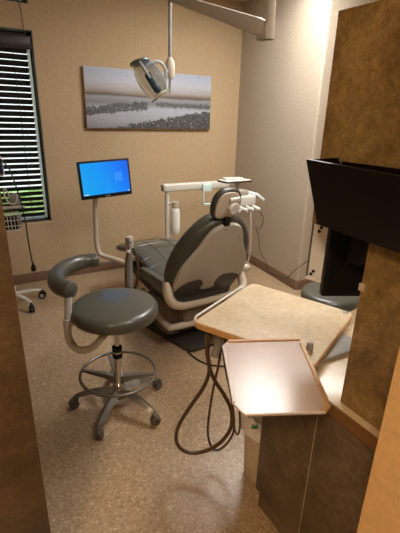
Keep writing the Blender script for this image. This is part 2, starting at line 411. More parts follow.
MB().box((PX - .006, y0, zb - .012), (PX - .001, y1 - .002, zt - .006)).build('back_sheet', 'smoke', wf, True, smooth=False)
MB().lathe([(.0, 0), (.007, 0), (.006, .003), (0, .004)], (PX - .006, .795, 1.49), (-1, 0, 0), 14).build('screw', 'chrome', wf, True)

# black monitor hung in the notch, with its white mounting plate
A, B = V((1.0, .876, 0)), V((1.36, .70, 0)); dA = (B - A).normalized(); nA = V((-dA.y, dA.x, 0))
FM = M.Translation(A) @ M(((dA.x, nA.x, 0, 0), (dA.y, nA.y, 0, 0), (0, 0, 1, 0), (0, 0, 0, 1)))     # local x along the screen, y away from the room
mo = thing('hanging_monitor', 'black monitor hanging below the upper cabinet above the far stool seat', 'monitor', (1.1, .83, 1.03))
FI = FM
MB().box((0, .0, 1.032), (.40, .03, 1.285), .004, mtx=FI).build('housing', 'black', mo, True)
MB().box((.012, -.0012, 1.045), (.388, .002, 1.272), mtx=FI).build('screen', 'black', mo, True, smooth=False)
PA, PB = V((1.005, .958, 0)), V((1.035, .885, 0)); dP = (PB - PA).normalized()
PM = M.Translation(PA) @ M(((dP.x, -dP.y, 0, 0), (dP.y, dP.x, 0, 0), (0, 0, 1, 0), (0, 0, 0, 1)))
mp = MB().box((0, 0, 1.075), (.085, .008, 1.299), .002, mtx=PM).box((-.006, -.004, 1.066), (.05, .012, 1.078), .003, mtx=PM).build('mounting_plate', 'melamine', mo, True)
MB().box((-.006, -.001, 1.08), (.001, .009, 1.299), .001, mtx=PM).build('plate_edge', 'ring', mp, True)
for x, z in ((.028, 1.262), (.022, 1.248), (.02, 1.102), (.012, 1.09)):
    MB().lathe([(0, 0), (.006, 0), (.005, .003), (0, .0035)], PM @ V((x, -.0005, z)), PM.to_3x3() @ V((0, -1, 0)), 12).build('screw', 'black', mp, True)
MB().box((1.06, .80, 1.16), (1.12, .868, 1.3005), .004).build('hanger', 'black', mo, True)

# ------------------------------------------------------------------ work table, tray, hoses, bin
ta = [(.710, 1.262), (1.18, 1.49), (1.374, 1.013), (.93, .80), (.811, 1.066)]
ra = [.03, .04, .03, .01, .012]
tb = thing('work_table', 'cream marbled work table with cut corner and oak edge over the counter', 'table', (1.1, .95, .776))
def inset(pts, d):
    n = len(pts); out = []
    for i in range(n):
        p, a, b2 = V(pts[i]), V(pts[i - 1]), V(pts[(i + 1) % n]); u, w = (p - a).normalized(), (b2 - p).normalized()
        n0, n1 = V((u.y, -u.x)), V((w.y, -w.x)); m = n0 + n1; m /= max(m.dot(n0), .3); out.append(tuple(p + m * d))
    return out
MB().prism(round_poly(inset(ta, .003), ra), .7945, .8215, .0015, 1).build('table_top', 'cream', tb, True)
MB().prism(round_poly(ta, ra), .793, .8195, .002, 1).build('edge_band', 'oak', tb, True)
MB().box((.98, .84, .776), (1.24, 1.0, .793), .004).build('pivot_block', 'grey', tb, True)
MB().tube([tuple(V((.710, 1.262)) + V((.90, .436)) * t_ + V((-.436, .90)) * o_) + (z_,) for t_, o_, z_ in ((.045, -.004, .80), (.035, .012, .806), (.05, .017, .817), (.08, .017, .818), (.40, .017, .818), (.43, .017, .817), (.445, .012, .806), (.435, -.004, .80))], .006, 10, smooth=5).build('side_rail', 'white', tb, True)
MB().lathe([(.006, 0), (.014, 0), (.014, .003), (.007, .004), (.006, .001)], (1.345, 1.035, .8212), n=18).build('grommet', 'steel', tb, True)
mf = MB(); mf.box((.80, 1.215, .70), (.86, 1.27, .793), .008).cyl((.79, 1.262, .70), (.79, 1.262, .79), .016).cyl((.80, 1.23, .65), (.815, 1.225, .70), .018).build('hose_manifold', 'grey', tb, True)
MB().tube([(.872, 1.18, .668), (.86, 1.175, .70), (.85, 1.20, .72)], .02, 12, smooth=3).lathe([(0, -.025), (.024, -.025), (.026, 0), (.024, .025), (0, .025)], (.872, 1.182, .668), (.6, -.5, .2), 16).build('hose_holder', 'steel', tb, True)
big = [(.767, 1.239, .77), (.772, 1.235, .659), (.778, 1.231, .574), (.759, 1.244, .49), (.713, 1.275, .383), (.672, 1.302, .278), (.661, 1.309, .201), (.677, 1.299, .143), (.724, 1.267, .118), (.787, 1.226, .143), (.839, 1.191, .202), (.87, 1.171, .287), (.866, 1.173, .381), (.837, 1.193, .46), (.797, 1.205, .535), (.77, 1.215, .609), (.758, 1.222, .70), (.765, 1.22, .77)]
props(MB().tube(big, .0088, 10, smooth=5).build('suction_hose', 'hose'), 'thick brown hose hanging in the widest loop below the table corner', 'hose')
t1 = [(.845, 1.248, .69), (.84, 1.25, .594), (.823, 1.262, .444), (.812, 1.269, .302), (.811, 1.27, .184), (.834, 1.255, .101), (.87, 1.231, .111), (.906, 1.207, .189), (.91, 1.204, .283), (.892, 1.216, .423), (.867, 1.232, .555), (.849, 1.244, .68)]
props(MB().tube(t1, .0058, 8, smooth=5).build('handpiece_hose', 'hose'), 'thin brown hose in a long narrow loop right of the thick hose', 'hose')
t2 = [(.811, 1.174, .78), (.834, 1.158, .562), (.855, 1.144, .407), (.867, 1.136, .299), (.88, 1.128, .277), (.884, 1.125, .328), (.875, 1.131, .436), (.86, 1.141, .539), (.85, 1.12, .78)]
props(MB().tube(t2, .0045, 8, smooth=5).build('air_hose', 'hose'), 'thinnest short hose loop hanging beside the tray edge above the bin', 'hose')

to = [(.709, 1.041), (.747, 1.061), (.994, .950), (.980, .909), (.814, .620), (.778, .606), (.570, .706), (.568, .765)]
ty = thing('work_tray', 'octagonal glossy pinkish white tray with oak edge strips on the table', 'tray', (.78, .84, .822))
MB().prism(round_poly(to, .006, 3), .8225, .8295, .002, 1).build('board', 'tray', ty, True)
def strip(a, b, w, z0, z1, side=1):
    a, b = V(a), V(b); d = (b - a).normalized(); n = V((-d.y, d.x)) * w * side
    return [tuple(a), tuple(b), tuple(b + n), tuple(a + n)] if side > 0 else [tuple(b), tuple(a), tuple(a + n), tuple(b + n)]
MB().prism(round_poly(strip(to[1], to[2], .016, 0, 0, -1), .003, 2), .8225, .8345, .002, 1).prism(round_poly(strip((.984, .916), (.817, .627), .014, 0, 0, -1), .003, 2), .8225, .8345, .002, 1).prism(round_poly(strip(to[5], to[4], .016, 0, 0, 1), .003, 2), .8225, .8345, .002, 1).build('oak_strip', 'oak', ty, True)
MB().prism(round_poly(strip(to[0], to[7], .011, 0, 0, 1), .003, 2), .8225, .8322, .002, 1).prism(round_poly(strip(to[6], to[5], .009, 0, 0, 1), .003, 2), .8225, .8322, .002, 1)\
    .build('pale_strip', 'trayedge', ty, True)
MB().lathe([(0, 0), (.012, 0), (.013, .01), (.012, .026), (.007, .031), (0, .032)], (.982, .880, .822), n=18).build('corner_clip', 'grey', ty, True)

bn = thing('waste_bin', 'narrow cream plastic waste bin with white liner beside the dark cabinet', 'bin', (1.02, 1.14, 0))
def rrect(cx, cy, hx, hy, z, r=.03):
    return [(x, y, z) for x, y in round_poly([(cx - hx, cy - hy), (cx + hx, cy - hy), (cx + hx, cy + hy), (cx - hx, cy + hy)], r, 4)]
MB().lathe([(0, .002), (.075, .002), (.08, .01), (.098, .335), (.103, .338), (.103, .349), (.094, .349), (.072, .02), (0, .02)], (1.017, 1.107, 0), n=32).build('bucket', 'bin', bn, True)
lr = []
for z, e in ((.275, .101), (.290, .114), (.33, .116), (.365, .113), (.378, .104), (.355, .092), (.28, .086)):
    lr.append([(x + random.uniform(-.005, .005), y + random.uniform(-.005, .005), zz + random.uniform(-.012, .012)) for x, y, zz in [(1.017 + e * cos(q_), 1.107 + e * sin(q_), z) for q_ in (2 * pi * j / 32 for j in range(32))]])
ln = MB().rings(lr, cap=False).build('liner', 'liner', bn, True)
MB().prism([(0, 0), (.03, .004), (.028, .03), (.004, .026)], 0, .001, mtx=M.Translation((.903, 1.07, .345)) @ M.Rotation(radians(90), 4, 'X') @ M.Rotation(radians(-45), 4, 'Y')).build('green_mark', 'green', ln, True, smooth=False)

# ------------------------------------------------------------------ stools
def caster(parent, p, ang, r=.026, mat='caster'):
    p = V(p); d = V((cos(ang), sin(ang), 0)); ax = V((-sin(ang), cos(ang), 0)); c = V((p.x, p.y, r)) + d * .012
    w = MB()
    for s_ in (-1, 1):
        w.lathe([(0, -.009), (r * .8, -.009), (r, -.006), (r, .006), (r * .8, .009), (.004, .009)], c + ax * .013 * s_, ax, 18)
    o = w.cyl(c - ax * .02, c + ax * .02, .006, n=10).build('caster', mat, parent, True)
    MB().cyl(c - ax * .0245, c + ax * .0245, r * .55, n=14).build('hub_cap', 'offw' if mat == 'black' else mat, o, True)
    MB().cyl((p.x, p.y, r + .012), (p.x, p.y, p.z), .008, n=10).tube([c + V((0, 0, r * .55)) - d * .02, c + V((0, 0, r + .007)), c + V((0, 0, r * .5)) + d * .024], [.011, .013, .010], 10, smooth=3).build('caster_fork', mat, o, True)
    return o
def stool(name, label, c, a0, ztop, arm=False, rb=.265, rs=.218, group=None):
    t = thing(name, label, 'stool', (c[0], c[1], 0), 0, group); X, Y = c; h = .085
    prof = [(0, -h)] + [(rs - .03, -h)] + [(rs - .03 + .03 * sin(a), -h + .03 - .03 * cos(a)) for a in (pi / 8 * k for k in range(1, 5))] + \
           [(rs - .04 + .04 * cos(a), -.04 + .035 * sin(a)) for a in (pi / 10 * k for k in range(0, 6))] + [(rs * .6, .002), (0, .006)]
    MB().lathe(prof, (X, Y, ztop), n=48).build('seat', 'vinyl', t, True)
    MB().lathe([(0, -.02), (.09, -.02), (.11, 0), (0, 0)], (X, Y, ztop - h), n=24).build('seat_plate', 'alu', t, True)
    co = MB().lathe([(0, .09), (.03, .09), (.033, .10), (.033, .16), (.024, .17), (.024, .40), (0, .40)], (X, Y, 0), n=20).build('column', 'chrome', t, True)
    MB().lathe([(.0245, .335), (.028, .335), (.028, .36), (.0245, .36)], (X, Y, 0), n=20).lathe([(.0245, .375), (.028, .375), (.028, .40), (.0245, .40)], (X, Y, 0), n=20).build('collar', 'black', co, True)
    MB().cyl((X, Y, .40), (X, Y, ztop - h - .02), .014).build('gas_lift', 'chrome', t, True)
    MB().lathe([(0, .075), (.045, .075), (.05, .10), (.04, .135), (.0, .135)], (X, Y, 0), n=20).build('hub', 'alu', t, True)
    for k in range(5):
        a = a0 + k * 2 * pi / 5; d = V((cos(a), sin(a), 0)); o = V((X, Y, 0))
        MB().tube([o + d * .02 + V((0, 0, .115)), o + d * .12 + V((0, 0, .11)), o + d * .21 + V((0, 0, .088)), o + d * (rb - .005) + V((0, 0, .07)), o + d * (rb + .004) + V((0, 0, .058))], [.030, .027, .022, .019, .014], 4, smooth=4, flat=.8).build('leg', 'alu', t, True)
        caster(t, o + d * rb + V((0, 0, .075)), a + random.uniform(-.8, .8))
    if arm is None: return t
    zr = .232; R = .210
    MB().tube([(X + R * cos(a), Y + R * sin(a), zr) for a in (2 * pi * k / 48 for k in range(48))], .0085, 10, closed=True).build('foot_ring', 'alu', t, True)
    sp = MB()
    for a in (radians(-32), radians(148), radians(88)):
        d = V((cos(a), sin(a), 0)); q = V((-sin(a), cos(a), 0)); o = V((X, Y, 0)); rr = []
        for tt, w, h_, z in ((.02, .016, .022, .19), (.09, .013, .014, .212), (R, .007, .005, zr)):
            c_ = o + d * tt + V((0, 0, z)); rr.append([c_ + q * w + V((0, 0, h_)), c_ - q * w + V((0, 0, h_)), c_ - q * w - V((0, 0, h_)), c_ + q * w - V((0, 0, h_))])
        sp.rings(rr)
    sp.build('ring_spoke', 'alu', t, True)
    if arm:
        pts = [(.600, 2.285), (.53, 2.292), (.445, 2.255), (.365, 2.165), (.328, 2.05), (.330, 1.965), (.362, 1.90)]
        ap = [V((x, y, .775)) for x, y in pts]; e0 = ap[0] + (ap[0] - ap[1]).normalized() * .022; e1 = ap[-1] + (ap[-1] - ap[-2]).normalized() * .022
        MB().tube([e0 + V((0, 0, 0)), (e0 + ap[0]) / 2] + ap + [(e1 + ap[-1]) / 2, e1], [.012, .034] + [.041, .044, .046, .047, .047, .046, .044] + [.036, .012], 18, smooth=5).build('arm_rest', 'vinyl', t, True)
        pole = MB().tube([(.352, 1.90, .745), (.342, 1.90, .66), (.332, 1.90, .55), (.338, 1.885, .49), (.37, 1.84, .462), (.43, 1.80, .485), (.50, 1.815, .535), (.555, 1.85, .555)], .0195, 12, smooth=5).build('arm_tube', 'white', t, True)
        MB().lathe([(.0197, -.025), (.0245, -.022), (.0245, .022), (.0197, .025)], (.337, 1.90, .60), n=18).ball((.362, 1.895, .60), .010).build('clamp', 'white', pole, True)
    return t
stool('assistant_stool', 'grey round stool with curved arm rest and foot ring', (.580, 1.88), radians(10), .675, True, .252, .23)
stool('operator_stool', 'low grey stool behind the work table below the black monitor', (2.07, 1.74), radians(40), .505, None, rs=.20)

# ------------------------------------------------------------------ dental chair
ch = thing('dental_chair', 'reclined olive grey dental chair with taupe back shell and headrest', 'dental chair', (1.37, 2.68, 0), radians(3.5))
TB = radians(24)                                               # the back leans 24 degrees
BK = M.Translation((0, -.36, .5)) @ M(((1, 0, 0, 0), (0, -sin(TB), cos(TB), 0), (0, cos(TB), sin(TB), 0), (0, 0, 0, 1)))   # (u, up, out of the front)
bo = smooth_outline([(.20, -.06), (.285, -.03), (.315, .05), (.318, .17), (.295, .29), (.25, .39), (.19, .475), (.12, .535), (.04, .556)], 5)
MB().pillow(bo, -.035, .09, .045, 5, mtx=BK).build('back_cushion', 'vinyld', ch)
so = [(.285, -.012), (.294, .04), (.288, .12), (.268, .20), (.222, .28), (.175, .36), (.142, .435), (.10, .495), (.035, .522)]
sr = [V(p) for p in so]; P, _ = spline(sr, [0] * len(sr), 5); P = [(p.x * 1.0, p.y + .012) for p in P]
low = [(-.285, .0), (-.272, .02), (-.24, .045), (-.19, .07), (-.11, .075), (-.075, .06), (-.06, .035), (-.05, .01), (-.06, -.03), (-.03, -.045), (.03, -.045), (.06, -.03), (.05, .01), (.06, .035), (.075, .06), (.11, .075), (.19, .07), (.24, .045), (.272, .02)]
so2 = low + P + [(-x, y) for x, y in reversed(P)][:-1]
bs = MB(); bm_ = bmesh.new(); f0 = bm_.faces.new([bm_.verts.new((x, y, -.036)) for x, y in so2])
e = bmesh.ops.extrude_face_region(bm_, geom=[f0]); vv = [g for g in e['geom'] if isinstance(g, bmesh.types.BMVert)]
bmesh.ops.translate(bm_, verts=vv, vec=(0, 0, -.03)); bmesh.ops.recalc_face_normals(bm_, faces=bm_.faces[:])
ed = [x for x in bm_.edges if x.verts[0].co.z < -.06 and x.verts[1].co.z < -.06]
bmesh.ops.bevel(bm_, geom=ed, offset=.010, segments=3, profile=.5, affect='EDGES'); bs._merge(bm_, BK)
bs.build('back_shell', 'shell', ch)
MB().pillow(smooth_outline([(.16, -.10), (.25, -.07), (.268, .0), (.25, .08), (.1, .12)], 5), -.055, -.03, .008, 3, mtx=BK).build('lumbar_cover', 'vinyld', ch)
# headrest
HB = BK @ M.Translation((-.022, .652, .02)) @ M.Rotation(radians(6), 4, 'X')
ho = smooth_outline([(.055, -.102), (.094, -.08), (.108, -.01), (.096, .055), (.06, .094), (.02, .103)], 5)
MB().pillow(ho, -.03, .028, .025, 5, mtx=HB).build('headrest_cushion', 'vinyld', ch)
hs = MB().pillow([(x * .84 - .007, y * .87) for x, y in ho], -.040, -.024, .010, 3, mtx=HB).build('headrest_shell', 'shell2', ch)
kn = MB(); kn.lathe([(0, -.035), (.034, -.035), (.04, -.028), (.04, 0), (0, 0)], (.018, -.006, -.044), (0, 0, 1), 12, mtx=HB).cyl((-.02, .045, -.052), (.055, .05, -.052), .014, mtx=HB).build('headrest_knob', 'white', hs)
MB().box((-.022, -.165, -.070), (.022, -.078, -.036), .006, mtx=HB).build('headrest_bracket', 'black', ch)
# seat and leg rest
def cushion(sections, hw_pow=3.2, n=36):
    rings = []
    for v, hw, zt, th in sections:
        r = []
        for k in range(n):
            a = 2 * pi * k / n; cx, sx = cos(a), sin(a)
            r.append((hw * math.copysign(abs(cx) ** (2 / hw_pow), cx), v, zt - th / 2 + th / 2 * math.copysign(abs(sx) ** (2 / hw_pow), sx)))
        rings.append(r)
    return MB().rings(rings)
def profile(v):
    t = (v + .33) / 1.13
    zt = .50 + .075 * math.exp(-((v - .33) / .28) ** 2) + .01 * t - .02 * max(0, v - .55) / .25
    hw = .266 - .026 * t; th = .115 - .035 * t
    return zt, hw, th
secs = []; v = -.33
seams = [-.12, .02, .14, .25, .36, .47]
vs_ = sorted([-.33 + i * 1.13 / 60 for i in range(61)] + [s_ + d for s_ in seams for d in (-.006, 0, .006)])
for v in vs_:
    zt, hw, th = profile(v); end = min(1.0, (v + .33) / .05 + .25, (.80 - v) / .10 + .0)
    e = math.sqrt(max(.02, min(1, end) * (2 - min(1, end)))); gr = .007 if any(abs(v - s_) < .003 for s_ in seams) else 0
    secs.append((v, hw * (.55 + .45 * e) - gr, zt - gr - th * .5 * (1 - e), (th - 2 * gr) * e))
MB(); sc = cushion(secs).build('seat_cushion', 'vinyl', ch)
sm = MB()
for u in (-.09, .09): sm.tube([(u, v, profile(v)[0] + .0005) for v in [-.25 + .02 * i for i in range(38)]], .003, 6)
sm.build('seam', 'vinyld', sc)
for u in (-1, 1):
    MB().pillow(round_poly([(-.24, -.045), (.12, -.045), (.20, .01), (.12, .045), (-.24, .055)], .03), -.025, .03, .02, 4, mtx=M.Translation((u * .275, -.05, .455)) @ M(((0, 0, u, 0), (1, 0, 0, 0), (0, 1, 0, 0), (0, 0, 0, 1)))).build('side_bolster', 'vinyl', ch)
MB().rings([[(x, y, z) for x, y in round_poly([(-hx, y0_), (hx, y0_), (hx, y1_), (-hx, y1_)], .06, 4)] for z, hx, y0_, y1_ in ((.26, .20, -.30, .18), (.33, .25, -.37, .32), (.40, .275, -.37, .40), (.43, .26, -.36, .40))]).build('seat_pan', 'dark', ch)
MB().rings([[(x, y, z) for x, y in round_poly([(-hx, y0_), (hx, y0_), (hx, y1_), (-hx, y1_)], .07, 4)] for z, hx, y0_, y1_ in ((.045, .25, -.26, .42), (.10, .23, -.24, .36), (.17, .20, -.22, .28), (.28, .18, -.22, .16))]).build('pedestal', 'hous', ch)
bp = MB().prism(round_poly([(-.20, -.50), (.16, -.50), (.28, -.36), (.28, .55), (-.28, .55), (-.30, -.02)], .05), .002, .035, .01, 2).build('base_plate', 'dark', ch)
cr = MB().tube([(-.315, -.36, .535), (-.318, -.385, .48), (-.315, -.425, .42), (-.27, -.455, .385), (-.15, -.465, .375), (.15, -.465, .375), (.27, -.455, .385), (.315, -.425, .42), (.318, -.385, .48), (.315, -.36, .535)],
               [.030, .042, .044, .038, .032, .032, .038, .044, .042, .030], 14, smooth=5, flat=.75).build('back_cradle', 'shell2', ch)
MB().tube([(-.24, .18, .25), (-.30, -.1, .225), (-.31, -.36, .20), (-.27, -.40, .195), (0, -.42, .195), (.27, -.40, .195), (.31, -.36, .2), (.30, -.1, .225), (.24, .18, .25)], .024, 12, smooth=4).build('lift_frame', 'shell2', ch)
MB().box((-.2, -.42, .19), (.2, -.2, .33), .03, 3).build('motor_cover', 'hous', ch)
MB().cyl((.32, -.38, .53), (.37, -.40, .53), .03).ball((.365, -.40, .53), .031).build('pivot_cap', 'shell2', ch)

# assistant's holder arm of the chair (left side) with two hoses
ah = thing('instrument_holder', 'pale grey post with instrument holder and two hoses left of the chair', 'holder', (.99, 2.77, .2))
MB().tube([(.995, 2.765, .66), (.99, 2.77, .55), (.99, 2.77, .34), (.995, 2.765, .27), (1.01, 2.755, .235), (1.03, 2.75, .225)], [.022, .021, .021, .022, .020, .018], 14, smooth=4).build('post', 'grey', ah, True)
hd = MB().box((.962, 2.735, .64), (1.016, 2.79, .75), .010).build('head', 'offw', ah, True)
MB().box((.952, 2.715, .625), (.985, 2.745, .66), .010).build('rest', 'white', ah, True)
MB().cyl((.972, 2.728, .655), (.966, 2.722, .755), .009).build('suction_tip', 'steel', ah, True)
MB().lathe([(0, 0), (.006, 0), (.006, .003), (0, .003)], (.99, 2.734, .712), (0, -1, 0), 12).build('button', 'black', hd, True)
for pts in ([(.958, 2.72, .64), (.942, 2.715, .55), (.938, 2.725, .38), (.965, 2.77, .26), (.985, 2.79, .20), (1.02, 2.79, .19)], [(1.005, 2.74, .665), (1.03, 2.735, .60), (1.045, 2.74, .52), (1.035, 2.755, .38), (1.02, 2.78, .28), (1.015, 2.79, .25)]):
    MB().tube(pts, .0105, 8, smooth=5).build('hose', 'hose', ah, True)

# delivery unit: post, beam, bottle, tray, console and handpieces
dl = thing('delivery_unit', 'white delivery arm with tray and instrument console behind the headrest', 'delivery unit', (1.6, 3.4, .05))
MB().cyl((1.60, 3.39, .01), (1.60, 3.39, .95), .021).lathe([(0, .001), (.09, .001), (.09, .012), (.03, .02), (0, .02)], (1.60, 3.39, 0)).build('post', 'white', dl, True)
MB().box((1.555, 3.355, .945), (2.28, 3.425, 1.015), .014, 3).build('beam', 'white', dl, True)
MB().box((1.550, 3.36, .952), (1.566, 3.42, 1.008), .004).build('beam_end', 'grey', dl, True)
bo_ = MB().lathe([(0, .54), (.038, .54), (.044, .55), (.046, .60), (.044, .76), (.036, .785), (.02, .79), (.02, .80), (0, .80)], (1.672, 3.36, 0), n=24).build('water_bottle', 'bottle', dl, True)
MB().lathe([(.0, .795), (.03, .795), (.034, .80), (.034, .85), (.0, .85)], (1.672, 3.36, 0), n=20).cyl((1.60, 3.39, .83), (1.672, 3.36, .83), .012).build('bottle_cap', 'offw', bo_, True)
MB().tube([(2.27, 3.39, .97), (2.30, 3.33, .985), (2.24, 3.2, 1.0), (2.18, 3.08, 1.05)], .028, 12, smooth=4).build('elbow', 'white', dl, True)
trO = round_poly([(1.985, 2.965), (2.275, 2.985), (2.24, 3.13), (1.965, 3.105)], .03, 5)
tr_ = MB().prism(trO, 1.068, 1.078, .003, 1).build('tray', 'white', dl, True)
MB().prism(round_poly([(1.98, 2.96), (2.28, 2.98), (2.245, 3.135), (1.96, 3.11)], .03, 5), 1.058, 1.069, .003, 1).build('tray_rim', 'black', tr_, True)
MB().box((2.01, 3.03, 1.078), (2.20, 3.095, 1.094), .003).build('paper_pad', 'bottle', tr_, True)
cn = MB().box((1.93, 2.88, .86), (2.26, 3.09, .955), .02, 3).build('console', 'white', dl, True)
MB().box((1.97, 2.90, .95), (2.18, 3.08, 1.0), .01, 2).build('console_lid', 'shell', dl, True)
MB().box((-.055, -.09, -.012), (.055, .09, .012), .005, mtx=M.Translation((2.295, 2.96, .935)) @ M.Rotation(radians(35), 4, 'Y')).build('touch_panel', 'melamine', dl, True)
for i, (x, L) in enumerate(((1.93, .05), (2.0, .07), (2.08, .06), (2.15, .05), (2.22, .08))):
    MB().tube([(x, 2.9, .86), (x + .01, 2.84, .845), (x + .02, 2.80, .84)], [.012, .019, .014], 12, smooth=3).build('handpiece', 'white', dl, True)
MB().box((1.94, 2.83, .835), (2.27, 2.87, .85), .004).build('handpiece_bar', 'grey', dl, True)
MB().tube([(2.155, 2.83, .855), (2.16, 2.82, .75), (2.185, 2.83, .5), (2.19, 2.86, .33), (2.14, 2.92, .2), (2.02, 3.0, .17), (1.85, 3.06, .12), (1.70, 3.2, .04), (1.66, 3.32, .03)], .0085, 8, smooth=6).build('supply_tube', 'tube', dl, True)
pf = MB().box((1.95, 3.325, .93), (2.05, 3.35, 1.005), .005).box((1.96, 3.33, .80), (1.97, 3.346, .93)).box((1.96, 3.30, .80), (2.04, 3.346, .815), .004).build('cup_bracket', 'cover', dl, True)

# wall cord
wc = [(2.25, 2.9, .858), (2.39, 2.93, .72), (2.45, 3.04, .58), (2.60, 3.30, .52), (2.665, 3.32, .40), (2.675, 3.28, .24), (2.655, 3.14, .16), (2.655, 3.10, .075), (2.655, 2.94, .075), (2.65, 2.80, .10), (2.655, 2.74, .18), (2.67, 2.64, .29), (2.75, 2.55, .42), (2.9, 2.66, .50), (2.94, 2.688, .52)]
props(MB().tube(wc, .0035, 6, smooth=6).build('cord', 'cordm'), 'thin dark cord running down and along the right wall behind the chair', 'cord')
fc = [(1.23, 2.33, .012), (1.20, 2.17, .008), (1.236, 2.01, .008), (1.34, 1.915, .008), (1.46, 1.86, .008), (1.55, 1.95, .008), (1.58, 2.1, .008), (1.52, 2.25, .008)]
props(MB().tube(fc, .006, 8, smooth=6).build('floor_cable', 'cordm'), 'dark cable looping on the floor by the chair base', 'cable')

# blue screen on its pole
mn = thing('computer_monitor', 'lit monitor with a plain blue desktop on a grey bent pole', 'monitor', (.865, 3.24, .46))
MA = M.Translation((.965, 3.185, 1.126)) @ M.Rotation(radians(4), 4, 'Z') @ M.Rotation(radians(-2.5), 4, 'Y') @ M.Rotation(radians(-4), 4, 'X')
MB().box((-.213, -.0, -.152), (.213, .03, .140), .005, 2, mtx=MA).build('housing', 'black', mn, True)
sc_ = MB().box((-.197, -.002, -.122), (.197, .002, .125), mtx=MA); sc_ = sc_.build('screen', 'screen', mn, True, smooth=False)
lg = MB()
for i in (0, 1):
    for k in (0, 1): lg.box((.075 + i * .034, -.0028, -.03 + k * .036), (.106 + i * .034, -.0018, .003 + k * .036), mtx=MA)
lg.build('window_logo', 'logo', sc_, True, smooth=False)
for i0, i1 in ((-.192, -.155), (.178, .192)): MB().box((i0, -.0028, -.119), (i1, -.0018, -.113), mtx=MA).build('taskbar_icon', 'icons', sc_, True, smooth=False)
MB().box((-.022, -.0012, -.145), (.022, .001, -.135), .001, mtx=MA).build('badge', 'steel', mn, True)
MB().box((-.05, .03, -.10), (.05, .055, .02), .008, mtx=MA).build('swivel', 'black', mn, True)
MB().tube([(.892, 3.255, 1.06), (.886, 3.25, .98), (.872, 3.25, .62), (.876, 3.245, .54), (.895, 3.225, .478), (.97, 3.15, .455), (1.04, 3.08, .435), (1.072, 3.05, .42)], .0205, 14, smooth=5).build('pole', 'offw', mn, True)
MB().box((.885, 3.225, 1.0), (.95, 3.262, 1.06), .006).build('pole_clamp', 'grey', mn, True)

# ------------------------------------------------------------------ dental light
dg = thing('dental_light', 'dental operating lamp on a tan ceiling post and spring arm', 'dental light', (1.566, 2.0, CZ))
MB().cyl((1.566, 2.0, 2.02), (1.566, 2.0, CZ - .02), .0255, n=24).build('ceiling_post', 'post', dg, True)
MB().lathe([(0, 0), (.09, 0), (.085, .015), (.04, .02), (0, .02)], (1.566, 2.0, CZ - .021), n=28).build('ceiling_plate', 'post', dg, True)
MB().cyl((1.566, 2.0, 2.015), (1.566, 2.0, 2.10), .029, n=24).cyl((1.566, 2.0, 2.13), (1.566, 2.0, 2.136), .0275, n=24).build('post_collar', 'post', dg, True)
a, c = V((1.556, 2.045, 2.075)), V((1.378, 2.88, 2.365)); d = (c - a).normalized(); sd = d.cross(V((0, 0, 1))).normalized(); upv = sd.cross(d)
def arm_ring(p, hw, hu): return [p + sd * x + upv * y for x, y in round_poly([(-hw, -hu), (hw, -hu), (hw, hu), (-hw, hu)], .008, 2)]
MB().rings([arm_ring(a - d * .02, .025, .037), arm_ring(a + d * .05, .028, .043), arm_ring((a + c) / 2, .026, .034), arm_ring(c, .024, .026)]).build('spring_arm', 'post', dg, True)
MB().box((1.535, 1.985, 2.015), (1.59, 2.085, 2.09), .010).build('knuckle', 'post', dg, True)
rx, ry = 1.395, 2.9
MB().cyl((rx, ry, 1.985), (rx, ry, 2.40), .0125).build('drop_rod', 'grey', dg, True)
MB().lathe([(.012, 2.0), (.02, 1.99), (.034, 1.965), (.036, 1.93), (.036, 1.885), (.03, 1.86), (0, 1.86)], (rx, ry, 0), n=20).build('rod_housing', 'post', dg, True)
MB().lathe([(0, -.11), (.004, -.10), (.010, -.06), (.010, 0), (0, 0)], (rx - .0, ry, 1.862), n=14).build('grip', 'grey', dg, True)
# lamp head: barrel axis runs from upper left to lower right
P0, P1 = V((1.145, 2.85, 1.940)), V((1.262, 2.78, 1.745)); ax = (P1 - P0).normalized(); LEN = (P1 - P0).length
view = V((1.2, 2.85, .25)).normalized(); e1 = (view - ax * view.dot(ax)).normalized(); e2 = ax.cross(e1)        # e1 away from the room, e2 across
def sect(t, r, a0, a1, n=22, bulge=1): p = P0 + ax * (LEN * t); return [p + (e1 * cos(x) + e2 * sin(x)) * r for x in (a0 + (a1 - a0) * k / n for k in range(n + 1))]
def half(a0, a1, rs, th=.004, name='reflector', mat='dish'):
    b = MB(); out = [sect(t, r, a0, a1) + list(reversed(sect(t, r - th, a0, a1))) for t, r in rs]
    return b.rings(out).build(name, mat, dg, True)
rs = [(-.04, .056), (.08, .066), (.2, .080), (.45, .090), (.7, .088), (.9, .076), (1.0, .062)]
sgn = -1 if e2.x > 0 else 1
half(-.45 * pi * sgn, .64 * pi * sgn, rs, .004, 'reflector', 'dish')
half(-.45 * pi * sgn, -1.36 * pi * sgn, [(t, r * .99) for t, r in rs], .003, 'shield', 'shield')
MB().lathe([(0, 0), (.062, 0), (.069, .006), (.069, .014), (.056, .02), (0, .024)], P0 - ax * .012, (.25, -.25, -1), 28).build('end_cap', 'ring', dg, True)
MB().lathe([(0, 0), (.05, 0), (.058, .006), (.05, .012), (0, .014)], P1 - ax * .0, ax, 24).build('front_cap', 'dish', dg, True)
MB().tube([P0 + ax * q_ - e1 * .045 for q_ in (.085, .11, .205, .228)], [.018, .026, .026, .016], 14, smooth=3).build('bulb_cover', 'black', dg, True)
MB().tube([P0 + ax * .01 - e1 * .088, P0 + ax * .06 - e1 * .094, P0 + ax * .13 - e1 * .098], [.009, .011, .007], 10, smooth=3).build('handle', 'grey', dg, True)
MB().tube([P1 - e2 * .075 + ax * .01, P1 - e1 * .03 + ax * .012, P1 + e2 * .075 + ax * .01], .006, 8).build('front_bar', 'grey', dg, True)
